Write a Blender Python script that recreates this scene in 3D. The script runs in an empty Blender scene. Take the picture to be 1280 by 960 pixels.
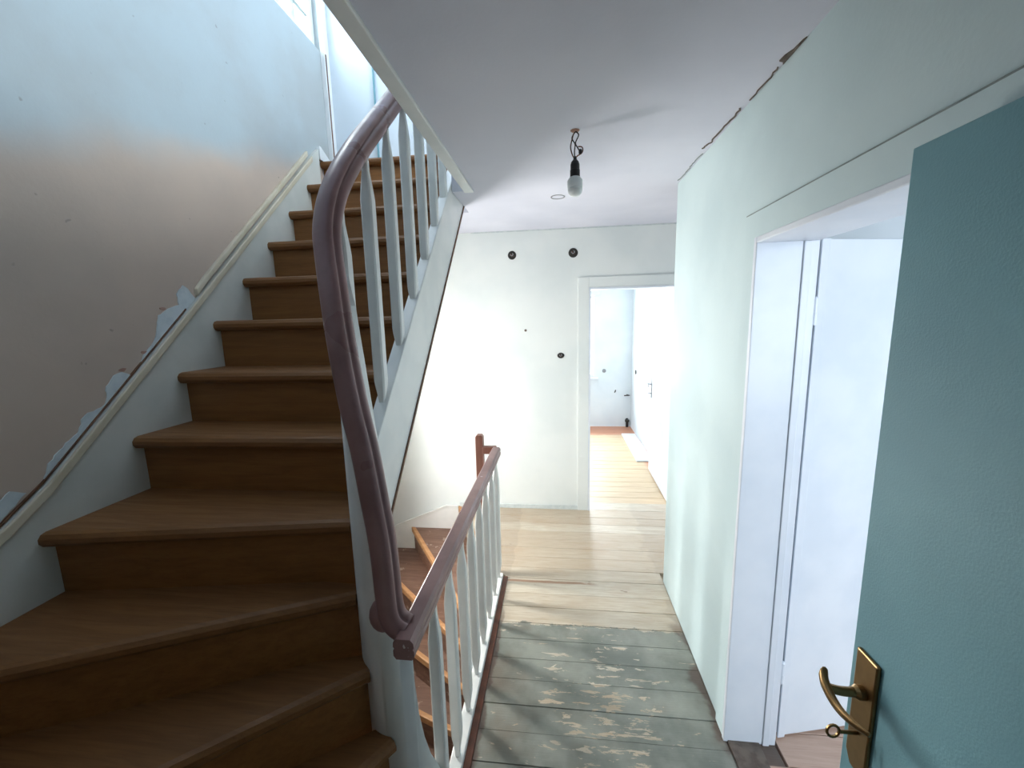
import bpy, bmesh, math, random
from mathutils import Vector, Matrix
random.seed(7)
SC = bpy.context.scene
COL = SC.collection
# ------------------------------------------------------------------ camera
H = 1.70
YAW, PITCH, ROLL, FPX = 0.1152, -0.1548, -0.0238, 507.17
cy, sy, cp, sp = math.cos(YAW), math.sin(YAW), math.cos(PITCH), math.sin(PITCH)
fw = Vector((-sy*cp, cy*cp, sp)); rt = Vector((cy, sy, 0)); up = rt.cross(fw)
r2 = math.cos(ROLL)*rt + math.sin(ROLL)*up; u2 = -math.sin(ROLL)*rt + math.cos(ROLL)*up
cam = bpy.data.cameras.new('camera'); camo = bpy.data.objects.new('camera', cam); COL.objects.link(camo)
m = Matrix((r2, u2, -fw)).transposed().to_4x4(); m.translation = Vector((0, 0, H)); camo.matrix_world = m
cam.sensor_fit = 'HORIZONTAL'; cam.sensor_width = 36.0; cam.lens = 36.0*FPX/1280; cam.clip_start = 0.02
SC.camera = camo
# ------------------------------------------------------------------ world, daylight, exposure
w = bpy.data.worlds.new('overcast_sky'); SC.world = w; w.use_nodes = True
bg = w.node_tree.nodes['Background']; bg.inputs[0].default_value = (0.80, 0.91, 1.0, 1); bg.inputs[1].default_value = 1.1
def window_light(name, loc, size, direction, power, color=(0.84, 0.93, 1.0)):
    l = bpy.data.lights.new(name, 'AREA'); l.shape = 'RECTANGLE'; l.size, l.size_y = size
    l.energy = power; l.color = color
    o = bpy.data.objects.new(name, l); COL.objects.link(o); o.location = loc
    o.rotation_euler = Vector(direction).to_track_quat('-Z', 'Y').to_euler()
    return o
window_light('daylight_upper_window', (-1.90, 2.25, 4.25), (1.35, 1.35), (1, 0, -0.15), 14)
window_light('daylight_upper_right_window', (2.25, 1.3, 4.25), (2.0, 1.4), (-1, 0, -0.25), 38, (0.80, 0.91, 1.0))
window_light('daylight_stair_window', (-1.705, 2.48, 0.925), (0.30, 1.27), (1, 0, -0.05), 20, (1.0, 0.98, 0.94))
window_light('daylight_right_room', (2.05, -1.55, 1.55), (1.7, 1.5), (-0.15, 1, -0.1), 25, (0.80, 0.90, 1.0))
window_light('daylight_back_room', (-0.15, 6.85, 1.45), (1.4, 1.35), (0, -1, -0.1), 46, (0.92, 0.97, 1.0))
SC.view_settings.view_transform = 'Standard'; SC.view_settings.look = 'None'
SC.view_settings.gamma = 1.0; SC.view_settings.use_curve_mapping = False
SC.view_settings.exposure = 1.9

# ------------------------------------------------------------------ helpers
def lin(r, g, b):
    f = lambda v: (v/255/12.92) if v/255 <= 0.04045 else ((v/255+0.055)/1.055)**2.4
    return (f(r), f(g), f(b), 1)
class MB:
    def __init__(s): s.v = []; s.f = []
    def add(s, vs, fs):
        n = len(s.v); s.v += [tuple(p) for p in vs]; s.f += [tuple(i+n for i in f) for f in fs]; return s
    def box(s, x0, x1, y0, y1, z0, z1):
        return s.add([(x0,y0,z0),(x1,y0,z0),(x1,y1,z0),(x0,y1,z0),(x0,y0,z1),(x1,y0,z1),(x1,y1,z1),(x0,y1,z1)],
                     [(0,3,2,1),(4,5,6,7),(0,1,5,4),(1,2,6,5),(2,3,7,6),(3,0,4,7)])
    def prism(s, poly, axis, a, b):
        def P(p, t):
            return {0: (t, p[0], p[1]), 1: (p[0], t, p[1]), 2: (p[0], p[1], t)}[axis]
        n = len(poly)
        return s.add([P(p, a) for p in poly]+[P(p, b) for p in poly],
                     [tuple(range(n)), tuple(range(2*n-1, n-1, -1))]+[(i, (i+1) % n, n+(i+1) % n, n+i) for i in range(n)])
    def rings(s, rings, cap=True, closed=True):
        n = len(rings[0]); vs = [p for r in rings for p in r]; fs = []
        for k in range(len(rings)-1):
            for i in range(n if closed else n-1):
                j = (i+1) % n; fs.append((k*n+i, k*n+j, (k+1)*n+j, (k+1)*n+i))
        if cap: fs += [tuple(range(n-1, -1, -1)), tuple((len(rings)-1)*n+i for i in range(n))]
        return s.add(vs, fs)
    def lathe(s, prof, c=(0, 0, 0), axis=2, n=20):
        R = []
        for r, t in prof:
            ring = []
            for i in range(n):
                a = 2*math.pi*i/n; x, y = r*math.cos(a), r*math.sin(a)
                p = {2: (x, y, t), 1: (x, t, y), 0: (t, x, y)}[axis]
                ring.append((p[0]+c[0], p[1]+c[1], p[2]+c[2]))
            R.append(ring)
        return s.rings(R)
    def tube(s, pts, rad, n=10):
        prof = [(rad*math.cos(2*math.pi*i/n), rad*math.sin(2*math.pi*i/n)) for i in range(n)]
        return s.sweep(pts, prof)
    def sweep(s, pts, prof, start_side=None):
        P = [Vector(p) for p in pts]; T = []
        for i in range(len(P)):
            T.append((P[min(i+1, len(P)-1)]-P[max(i-1, 0)]).normalized())
        side = Vector(start_side) if start_side else T[0].cross(Vector((0, 0, 1)))
        if side.length < 1e-3: side = Vector((1, 0, 0))
        R = []
        for p, t in zip(P, T):
            side = (side-t*side.dot(t)).normalized(); nrm = side.cross(t).normalized()
            R.append([tuple(p+side*a+nrm*b) for a, b in prof])
        return s.rings(R)
    def build(s, name, mat, parent=None, bevel=0, seg=2, smooth=False):
        me = bpy.data.meshes.new(name); me.from_pydata(s.v, [], s.f); me.validate()
        bm = bmesh.new(); bm.from_mesh(me)
        bmesh.ops.recalc_face_normals(bm, faces=bm.faces)
        if bevel:
            es = [e for e in bm.edges if len(e.link_faces) == 2 and e.calc_face_angle(0) > 0.5]
            bmesh.ops.bevel(bm, geom=es, offset=bevel, segments=seg, affect='EDGES', profile=0.5, clamp_overlap=True)
        bm.to_mesh(me); bm.free()
        if smooth:
            for p in me.polygons: p.use_smooth = True
        me.materials.append(mat)
        o = bpy.data.objects.new(name, me); COL.objects.link(o)
        if parent: o.parent = parent
        return o
def catmull(pts, n=8):
    P = [Vector(p) for p in pts]; out = []
    for i in range(len(P)-1):
        a, b, c_, d = P[max(i-1, 0)], P[i], P[i+1], P[min(i+2, len(P)-1)]
        for k in range(n):
            t = k/n
            out.append(0.5*((2*b)+(c_-a)*t+(2*a-5*b+4*c_-d)*t*t+(3*b-a-3*c_+d)*t**3))
    return out+[P[-1]]
def even(pts, step=0.012, it=6):
    P = [Vector(p) for p in pts]; out = [P[0]]; acc = 0.0
    for a, b in zip(P, P[1:]):
        L = (b-a).length; t_ = step-acc
        while t_ < L: out.append(a.lerp(b, t_/L)); t_ += step
        acc = L-(t_-step)
    for _ in range(it): out = [out[0]]+[(out[i-1]+out[i]*2+out[i+1])/4 for i in range(1, len(out)-1)]+[out[-1]]
    return out
def tag(o, label, cat=None, group=None, kind=None):
    o['label'] = label
    if cat: o['category'] = cat
    if group: o['group'] = group
    if kind: o['kind'] = kind
    return o
def empty(name, loc=(0, 0, 0)):
    o = bpy.data.objects.new(name, None); COL.objects.link(o); o.location = loc; o.empty_display_size = 0.1; return o
def keep(child, parent):
    child.parent = parent; child.matrix_parent_inverse = Matrix.Translation(-Vector(parent.location)); return child
def copy(o, parent, loc, rz=0):
    c = o.copy(); COL.objects.link(c); c.parent = parent; c.location = loc; c.rotation_euler = (0, 0, rz); return c

# ------------------------------------------------------------------ materials
class NT:
    def __init__(s, name):
        s.m = bpy.data.materials.new(name); s.m.use_nodes = True; s.t = s.m.node_tree; s.b = s.t.nodes['Principled BSDF']
        s.pos = s.t.nodes.new('ShaderNodeNewGeometry').outputs['Position']
    def n(s, t, **k):
        x = s.t.nodes.new(t)
        for a, v in k.items(): setattr(x, a, v)
        return x
    def link(s, a, b): s.t.links.new(a, b)
    def setin(s, sock, v):
        if hasattr(v, 'is_linked') or isinstance(v, bpy.types.NodeSocket): s.link(v, sock)
        else: sock.default_value = v
    def mapping(s, scale=(1, 1, 1), loc=(0, 0, 0), rot=(0, 0, 0), src=None):
        x = s.n('ShaderNodeMapping'); x.inputs['Scale'].default_value = scale; x.inputs['Location'].default_value = loc
        x.inputs['Rotation'].default_value = rot; s.link(src or s.pos, x.inputs[0]); return x.outputs[0]
    def noise(s, scale=5, detail=3, rough=0.5, vec=None, dist=0):
        x = s.n('ShaderNodeTexNoise'); x.inputs['Scale'].default_value = scale; x.inputs['Detail'].default_value = detail
        x.inputs['Roughness'].default_value = rough; x.inputs['Distortion'].default_value = dist
        s.link(vec or s.pos, x.inputs['Vector']); return x.outputs['Fac']
    def ramp(s, f, a, b, ca=0.0, cb=1.0):
        x = s.n('ShaderNodeMapRange'); x.interpolation_type = 'SMOOTHSTEP'
        s.setin(x.inputs[0], f); x.inputs[1].default_value = a; x.inputs[2].default_value = b
        x.inputs[3].default_value = ca; x.inputs[4].default_value = cb; return x.outputs[0]
    def math(s, op, a, b=0.0):
        x = s.n('ShaderNodeMath', operation=op); s.setin(x.inputs[0], a); s.setin(x.inputs[1], b); return x.outputs[0]
    def mix(s, f, a, b, mode='MIX'):
        x = s.n('ShaderNodeMix', data_type='RGBA', blend_type=mode); s.setin(x.inputs[0], f)
        s.setin(x.inputs[6], a); s.setin(x.inputs[7], b); return x.outputs[2]
    def xyz(s):
        x = s.n('ShaderNodeSeparateXYZ'); s.link(s.pos, x.inputs[0]); return x.outputs
    def bump(s, h, strength=0.2, dist=0.01):
        x = s.n('ShaderNodeBump'); x.inputs['Strength'].default_value = strength; x.inputs['Distance'].default_value = dist
        s.link(h, x.inputs['Height']); s.link(x.outputs[0], s.b.inputs['Normal'])
    def out(s, col, rough=0.5, metal=0.0, spec=0.5):
        s.setin(s.b.inputs['Base Color'], col); s.setin(s.b.inputs['Roughness'], rough); s.b.inputs['Metallic'].default_value = metal
        s.b.inputs['Specular IOR Level'].default_value = spec; return s.m
def paint(name, c1, c2, rough=0.6, scale=2.5, bump=0.08, fine=90, spec=0.4):
    t = NT(name); f = t.noise(scale, 4); col = t.mix(t.ramp(f, 0.35, 0.68), c1, c2)
    t.bump(t.noise(fine, 3), bump, 0.004); return t.out(col, rough, spec=spec)
def metal(name, c, rough=0.3):
    t = NT(name); n = t.noise(60, 3); return t.out(t.mix(n, c, tuple(v*0.7 for v in c[:3])+(1,)), rough, 1.0)

M = {}
M['corridor'] = paint('mint_white_plaster', lin(205, 223, 225), lin(195, 214, 217), 0.75, 2.0)
M['ceiling'] = paint('white_ceiling_plaster', lin(218, 220, 232), lin(206, 209, 222), 0.85, 1.5)
M['back'] = paint('white_plaster', lin(226, 231, 230), lin(217, 224, 224), 0.8, 2.2)
M['room'] = paint('room_white_plaster', lin(226, 232, 236), lin(216, 224, 230), 0.8, 2.0)
M['gloss'] = paint('white_gloss_paint', lin(234, 236, 234), lin(224, 228, 227), 0.35, 6, 0.05, 40, 0.5)
M['frame'] = paint('white_door_frame_paint', lin(226, 232, 240), lin(216, 224, 234), 0.35, 4, 0.04, 40, 0.5)
M['teal'] = paint('teal_door_paint', lin(120, 166, 176), lin(112, 157, 168), 0.55, 3, 0.10, 260, 0.4)
M['blue_wall'] = paint('pale_blue_upper_wall', lin(226, 235, 240), lin(218, 229, 236), 0.8, 1.5)
M['black'] = paint('black_bakelite', lin(28, 26, 28), lin(40, 36, 38), 0.4, 20)
M['dark'] = paint('dark_box_interior', lin(40, 40, 38), lin(60, 58, 52), 0.8, 60)
M['bulb'] = paint('opal_bulb_plastic', lin(236, 242, 244), lin(230, 238, 241), 0.35, 10, 0.0)
M['brownline'] = paint('brown_varnished_edge', lin(118, 84, 62), lin(96, 66, 48), 0.5, 12)
M['redstrip'] = paint('red_brown_floor_strip', lin(112, 66, 48), lin(84, 48, 36), 0.45, 14)
M['copper'] = paint('brown_wire', lin(110, 60, 44), lin(80, 44, 36), 0.5, 20)
M['brass'] = metal('aged_brass', lin(150, 122, 84), 0.32)
M['steel'] = metal('brushed_steel', lin(170, 172, 176), 0.35)
M['crack'] = paint('dark_plaster_crack', lin(112, 102, 94), lin(88, 78, 72), 0.9, 30)
M['cream'] = paint('aged_cream_paint', lin(214, 204, 180), lin(200, 190, 164), 0.45, 6)
M['old'] = paint('aged_stringer_paint', lin(216, 216, 206), lin(202, 204, 194), 0.45, 4)
M['joint'] = paint('grey_joint', lin(142, 153, 152), lin(124, 136, 135), 0.9, 20)
M['pink'] = paint('pink_undercoat', lin(178, 142, 126), lin(164, 126, 112), 0.9, 30)
M['chip'] = paint('bare_plaster_chip', lin(206, 214, 214), lin(192, 202, 204), 0.9, 30)
# left stair wall: beige shade below, grey-blue light above painted into colour; worn spots
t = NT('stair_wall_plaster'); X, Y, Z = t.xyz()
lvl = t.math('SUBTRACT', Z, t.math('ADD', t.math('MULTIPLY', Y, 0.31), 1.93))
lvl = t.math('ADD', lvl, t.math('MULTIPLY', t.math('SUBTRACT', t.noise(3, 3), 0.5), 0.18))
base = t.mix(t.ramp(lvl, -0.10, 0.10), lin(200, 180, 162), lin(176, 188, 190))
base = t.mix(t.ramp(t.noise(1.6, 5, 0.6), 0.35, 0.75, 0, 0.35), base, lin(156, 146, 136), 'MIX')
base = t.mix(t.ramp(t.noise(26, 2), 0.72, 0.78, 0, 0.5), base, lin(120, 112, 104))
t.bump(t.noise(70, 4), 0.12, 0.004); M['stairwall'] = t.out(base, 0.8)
# wood of treads
def wood(name, c1, c2, c3, axis=0, rough=0.45, worn=None, sc=1.0, chips=False):
    t = NT(name)
    s = [9*sc, 9*sc, 9*sc]; s[axis] = 0.8*sc
    g = t.noise(4, 6, 0.62, t.mapping(tuple(s)), 0.6)
    fine = [60*sc, 60*sc, 60*sc]; fine[axis] = 2.5*sc
    g2 = t.noise(3, 4, 0.6, t.mapping(tuple(fine)))
    col = t.mix(t.ramp(g, 0.3, 0.7), c1, c2); col = t.mix(t.ramp(g2, 0.5, 0.75, 0, 0.45), col, c3)
    if worn is not None:
        col = t.mix(t.ramp(t.noise(9, 5, 0.7), 0.60, 0.66, 0, 0.8), col, worn)
    if chips: col = t.mix(t.ramp(t.noise(22, 3, 0.5), 0.74, 0.755, 0, 0.9), col, lin(214, 206, 206))
    t.bump(g2, 0.15, 0.003)
    return t.out(col, t.ramp(g, 0.2, 0.8, rough-0.08, rough+0.12))
M['tread'] = wood('brown_stair_linoleum_wood', lin(130, 87, 43), lin(115, 75, 36), lin(94, 58, 28), 0, 0.55)
M['riser'] = wood('brown_stair_riser', lin(142, 94, 44), lin(126, 82, 37), lin(104, 65, 30), 0, 0.55)
t = NT('mauve_brown_rail_paint'); c_ = t.mix(t.ramp(t.noise(7, 5, 0.6), 0.35, 0.68), lin(148, 114, 113), lin(130, 98, 97))
c_ = t.mix(t.ramp(t.noise(22, 3, 0.5), 0.735, 0.75, 0, 0.9), c_, lin(216, 208, 208)); t.bump(t.noise(40, 3), 0.06, 0.003)
M['rail'] = t.out(c_, t.ramp(t.noise(5, 3), 0.3, 0.7, 0.26, 0.42))
M['post'] = wood('brown_post_paint', lin(152, 106, 90), lin(134, 90, 78), lin(110, 72, 62), 2, 0.4)
M['lowtread'] = wood('worn_lower_treads', lin(128, 98, 82), lin(106, 78, 64), lin(84, 58, 46), 0, 0.5, lin(178, 164, 152))
M['lownose'] = wood('bare_lower_nosing', lin(196, 150, 104), lin(176, 128, 86), lin(150, 104, 70), 0, 0.5)
M['room_floor'] = wood('reddish_room_boards', lin(206, 176, 158), lin(192, 160, 142), lin(170, 136, 118), 0, 0.5)
# corridor boards: stripped pale wood far, worn grey-green paint near
t = NT('corridor_boards'); X, Y, Z = t.xyz()
g = t.noise(4, 6, 0.62, t.mapping((0.9, 9, 9)), 0.7); g2 = t.noise(3, 4, 0.6, t.mapping((2.5, 70, 70)))
oi = t.n('ShaderNodeObjectInfo')
woodc = t.mix(t.ramp(g, 0.3, 0.7), lin(212, 204, 188), lin(196, 184, 164))
woodc = t.mix(t.ramp(g2, 0.48, 0.72, 0, 0.75), woodc, lin(166, 146, 122))
woodc = t.mix(t.ramp(t.noise(2.2, 5, 0.65, t.mapping((1, 2.2, 1))), 0.45, 0.75, 0, 0.6), woodc, lin(184, 158, 130))
woodc = t.mix(t.ramp(oi.outputs['Random'], 0, 1, 0, 0.45), woodc, lin(170, 146, 118))
knots = t.ramp(t.noise(11, 2, 0.5, t.mapping((0.8, 2.2, 1), (3, 1, 0))), 0.73, 0.78, 0, 0.7)
woodc = t.mix(knots, woodc, lin(108, 76, 54))
green = t.mix(t.ramp(t.noise(3, 5, 0.6), 0.35, 0.65), lin(148, 150, 140), lin(112, 116, 108))
green = t.mix(t.ramp(t.noise(2.0, 4, 0.6, t.mapping((1, 1, 1), (5, 2, 0))), 0.5, 0.7, 0, 0.6), green, lin(112, 94, 78))
# worn flecks, long along the boards, densest where people tread
fl = t.noise(6, 6, 0.65, t.mapping((1.3, 5.5, 1), (0.3, 0.7, 0)), 0.5)
cx_ = t.math('SUBTRACT', X, 0.18); cy_ = t.math('SUBTRACT', Y, 1.55)
d2 = t.math('ADD', t.math('MULTIPLY', t.math('MULTIPLY', cx_, cx_), 7.0), t.math('MULTIPLY', t.math('MULTIPLY', cy_, cy_), 3.0))
thr = t.math('ADD', t.math('MULTIPLY', t.math('MINIMUM', d2, 1.0), 0.10), 0.545)
fleck = t.ramp(t.math('SUBTRACT', fl, thr), 0.0, 0.012)
edge = t.math('ADD', Y, t.math('MULTIPLY', t.math('SUBTRACT', t.noise(9, 8, 0.75, t.mapping((1.0, 1.6, 1))), 0.5), 0.20))
isgreen = t.ramp(edge, 2.055, 2.070, 1, 0)
isgreen = t.math('MULTIPLY', isgreen, t.math('SUBTRACT', 1.0, fleck))
# brown varnish remains along both sides of the corridor
sideb = t.math('MAXIMUM', t.ramp(t.math('ADD', X, t.math('MULTIPLY', t.math('SUBTRACT', t.noise(6, 4), 0.5), 0.26)), 0.62, 0.66),
               t.ramp(t.math('ADD', X, t.math('MULTIPLY', t.math('SUBTRACT', t.noise(7, 4), 0.5), 0.10)), -0.335, -0.320, 1, 0))
sideb = t.math('MULTIPLY', sideb, t.ramp(Y, 1.9, 2.3, 0.8, 0.15))
line = t.math('MULTIPLY', t.ramp(t.math('ABSOLUTE', t.math('SUBTRACT', t.math('ADD', Y, t.math('MULTIPLY', g, 0.03)), 2.455)), 0.006, 0.016, 1, 0), t.ramp(t.math('ADD', X, t.math('MULTIPLY', fl, 0.5)), 0.35, 0.5, 0.8, 0))
woodc = t.mix(line, woodc, lin(140, 96, 66))
col = t.mix(isgreen, woodc, green); col = t.mix(sideb, col, lin(92, 70, 60))
t.bump(g2, 0.2, 0.003); M['boards'] = t.out(col, t.ramp(fl, 0.4, 0.7, 0.36, 0.55))
# back room boards with a red-brown painted border
t = NT('back_room_boards'); X, Y, Z = t.xyz()
g = t.noise(4, 6, 0.62, t.mapping((0.9, 9, 9)), 0.7)
col = t.mix(t.ramp(g, 0.3, 0.7), lin(212, 190, 158), lin(198, 172, 140))
brd = t.math('MAXIMUM', t.ramp(t.math('ADD', Y, t.math('MULTIPLY', g, 0.2)), 5.98, 6.08), t.ramp(X, 0.98, 1.05))
col = t.mix(brd, col, lin(196, 138, 110)); M['back_boards'] = t.out(col, 0.5)
# glass: thin clear pane
t = NT('clear_window_glass'); tr = t.n('ShaderNodeBsdfTransparent'); gl = t.n('ShaderNodeBsdfGlossy'); gl.inputs['Roughness'].default_value = 0.05
mx = t.n('ShaderNodeMixShader'); mx.inputs[0].default_value = 0.06; t.link(tr.outputs[0], mx.inputs[1]); t.link(gl.outputs[0], mx.inputs[2])
t.link(mx.outputs[0], t.t.nodes['Material Output'].inputs['Surface']); M['glass'] = t.m

# ------------------------------------------------------------------ the setting
ZC, XR, YB, XL, UP = 2.4346, 0.67, 3.49, -1.62, 2.8145
RS, G = 0.2165, 0.2156
XE = -0.505                                  # edge of the ceiling opening
def S(name, mb, mat, label, **k):
    o = mb.build(name, mat, **k); return tag(o, label, kind='structure', cat=name.split('_')[0])
# left wall with the upper window and the stair window
mb = MB(); T = XL-0.20
wy0, wy1, wz0, wz1 = 1.66, 2.955, 3.565, 4.85
sy0, sy1, sz0, sz1 = 2.30, 2.66, 0.25, 1.60
zs = [-2.8, sz0, sz1, wz0, wz1, 5.3]; ys = [-1.2, wy0, sy0, sy1, wy1, 3.66]
for i in range(5):
    for j in range(5):
        yc, zc = (ys[j]+ys[j+1])/2, (zs[i]+zs[i+1])/2
        if (wy0 < yc < wy1 and wz0 < zc < wz1) or (sy0 < yc < sy1 and sz0 < zc < sz1): continue
        mb.box(T, XL, ys[j], ys[j+1], zs[i], zs[i+1])
wall_left = S('wall_left', mb, M['stairwall'], 'flaking plaster wall beside the stairs going up, shade and light painted in beige and grey')
# peeled plaster patches just above the stringer (thin islands of bare filler)
rp = random.Random(3)
def patch(pts, name='bare_plaster_patch', mat=M['chip'], th=0.004):
    q = []
    for a, b in zip(pts, pts[1:]+pts[:1]):
        L = math.hypot(b[0]-a[0], b[1]-a[1]); n = max(1, int(L/0.012))
        for i in range(n):
            f = i/n; q.append((a[0]+(b[0]-a[0])*f+rp.uniform(-.004, .004)*(i > 0), a[1]+(b[1]-a[1])*f+rp.uniform(-.004, .004)*(i > 0)))
    pts = q
    MB().prism(pts, 0, XL-0.001, XL+th).build(name, mat, wall_left)
patch([(1.69,1.83),(1.66,1.87),(1.635,1.885),(1.60,1.845),(1.605,1.80),(1.54,1.775),(1.505,1.755),(1.49,1.70),(1.475,1.66),(1.44,1.62),(1.405,1.575),(1.385,1.535),(1.40,1.54),(1.50,1.63),(1.60,1.735)])
patch([(1.395,1.545),(1.36,1.53),(1.33,1.545),(1.30,1.535),(1.27,1.50),(1.262,1.45),(1.245,1.43),(1.20,1.42),(1.175,1.40),(1.16,1.36),(1.12,1.335),(1.085,1.305),(1.06,1.27),(1.045,1.23),(1.02,1.20),(1.10,1.27),(1.25,1.41)])
patch([(1.0,1.215),(0.965,1.235),(0.93,1.21),(0.89,1.19),(0.86,1.15),(0.85,1.10),(0.93,1.155)])
for (ya, za, n) in ((1.425, 1.612, 9), (1.335, 1.552, 9), (1.53, 1.782, 8)):
    pts = [(ya+0.018*rp.uniform(.5, 1)*math.cos(6.28*i/n), za+0.008*rp.uniform(.4, 1)*math.sin(6.28*i/n)) for i in range(n)]
    patch(pts, 'pink_undercoat_flake', M['pink'], 0.003)
# back wall with doorway
mb = MB(); dx0, dx1, dz = 0.256, 1.0, 1.955; yb1 = YB+0.15
mb.box(XL, dx0, YB, yb1, -2.8, ZC); mb.box(dx0, dx1, YB, yb1, dz, ZC); mb.box(dx1, 1.85, YB, yb1, -0.3, ZC); mb.box(dx0, dx1, YB, yb1, -0.3, -0.02)
wall_back = S('wall_back', mb, M['back'], 'white plaster end wall of the corridor with holes for sockets')
# right wall with doorway
ry0, ry1, rz1, xr1 = 0.66, 1.50, 1.955, 0.85
mb = MB()
mb.box(XR, xr1, -1.2, ry0, 0, ZC); mb.box(XR, xr1, ry0, ry1, rz1, ZC); mb.box(XR, xr1, ry1, 2.50, 0, ZC)
wall_right = S('wall_right', mb, M['corridor'], 'mint white plaster wall on the right of the corridor', bevel=0)
mb = MB(); mb.box(xr1, 3.6, 2.36, 2.50, 0, ZC); mb.box(1.70, 1.85, 2.50, YB, 0, ZC)
S('wall_passage', mb, M['room'], 'white plaster walls of the side passage behind the right wall')
mb = MB(); rw0, rw1, rwz0, rwz1 = 1.25, 2.85, 0.85, 2.25
mb.box(XL, rw0, -1.35, -1.2, -2.8, 5.3); mb.box(rw1, 3.6, -1.35, -1.2, -2.8, 5.3); mb.box(rw0, rw1, -1.35, -1.2, -2.8, rwz0); mb.box(rw0, rw1, -1.35, -1.2, rwz1, 5.3)
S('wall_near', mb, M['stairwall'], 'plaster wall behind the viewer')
mb = MB(); mb.box(XL, -0.62, -0.32, -0.17, -2.8, ZC)
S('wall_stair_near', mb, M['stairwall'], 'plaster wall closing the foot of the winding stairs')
# ceiling slab with the stair opening
mb = MB(); mb.box(XE, 1.85, -1.2, yb1, ZC, UP); mb.box(XL, XE, 2.86, yb1, ZC, UP); mb.box(-0.598, XE, 2.41, 2.86, ZC, UP); mb.box(XL, XE, -1.2, -0.17, ZC, UP)
ceiling = S('ceiling', mb, M['ceiling'], 'white plaster ceiling of the corridor, open above the stairs')
mb = MB(); mb.box(XL, 1.85, -1.2, 3.66, 5.15, 5.3)
S('ceiling_upper', mb, M['ceiling'], 'white ceiling of the upper floor')
mb = MB(); mb.box(XL, 1.85, 3.02, 3.14, UP, 5.15)
wall_upper = S('wall_upper', mb, M['blue_wall'], 'pale blue sunlit wall at the head of the stairs upstairs')
MB().box(-1.278, -1.270, 3.005, 3.021, UP, 4.6).build('teal_edge_strip', M['teal'], wall_upper)
mb = MB(); uw0, uw1, uz0, uz1 = 0.35, 2.25, 3.6, 4.95
mb.box(1.85, 2.0, -1.2, uw0, UP, 5.3); mb.box(1.85, 2.0, uw1, 3.66, UP, 5.3); mb.box(1.85, 2.0, uw0, uw1, UP, uz0); mb.box(1.85, 2.0, uw0, uw1, uz1, 5.3)
S('wall_upper_right', mb, M['blue_wall'], 'pale wall of the upper floor')
# boards at the corner at the head of the stairs
mb = MB(); mb.box(XL+0.001, XL+0.03, 2.955, 3.019, UP, 5.1)
tr_ = S('trim_1', mb, M['gloss'], 'narrow white corner board at the head of the stairs')
MB().prism([(2.80, UP), (2.95, UP), (2.95, UP+0.02), (2.82, UP+0.085), (2.80, UP+0.085)], 0, XL+0.001, XL+0.022).build('skirting_end', M['gloss'], tr_)
MB().box(XL+0.03, XL+0.034, 2.965, 2.975, UP, 3.55).build('brown_gap', M['brownline'], tr_)
# trim along the ceiling opening
mb = MB(); mb.box(XE-0.018, XE, -0.1, 2.40, ZC-0.002, UP+0.02); mb.box(XE-0.018, XE+0.035, -0.1, 2.40, ZC-0.014, ZC)
S('trim_2', mb, M['gloss'], 'white edging board along the ceiling opening above the railing', bevel=0.004)
# right room
mb = MB(); mb.box(xr1, 3.6, -1.2, 2.36, ZC, ZC+0.12); S('ceiling_right_room', mb, M['room'], 'white ceiling of the room on the right')
mb = MB(); mb.box(3.45, 3.6, -1.2, 2.36, 0, ZC)
S('wall_right_room', mb, M['room'], 'white side wall of the room on the right')
# back room
bx0, bx1, by1 = -1.5, 1.13, 6.42
mb = MB(); bw0, bw1, bwz0, bwz1 = -0.85, 0.56, 0.79, 2.05
mb.box(bx0, bw0, by1, by1+0.2, 0, ZC); mb.box(bw1, bx1, by1, by1+0.2, 0, ZC); mb.box(bw0, bw1, by1, by1+0.2, 0, bwz0); mb.box(bw0, bw1, by1, by1+0.2, bwz1, ZC)
wbr = S('wall_back_room', mb, M['room'], 'white far wall of the bright room beyond the doorway')
mb = MB(); mb.box(bx1, bx1+0.15, yb1, by1+0.2, 0, ZC); wbr_r = S('wall_back_room_right', mb, M['room'], 'sunlit white right wall of the room beyond the doorway')
mb = MB(); mb.box(bx0-0.15, bx0, yb1, by1+0.2, 0, ZC); S('wall_back_room_left', mb, M['room'], 'white left wall of the room beyond the doorway')
mb = MB(); mb.box(bx0, bx1, yb1, by1+0.2, ZC, ZC+0.12); S('ceiling_back_room', mb, M['room'], 'white ceiling of the room beyond the doorway')
# lower stairwell
mb = MB(); mb.box(XL, -0.4, -0.32, 3.64, -2.8, -2.65); S('floor_lower', mb, M['lowtread'], 'brown floor at the bottom of the descending stairs')
mb = MB(); mb.box(-0.376, -0.26, -0.32, 2.44, -2.65, -0.16); S('wall_well', mb, M['back'], 'white wall below the corridor floor beside the descending stairs')

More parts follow.
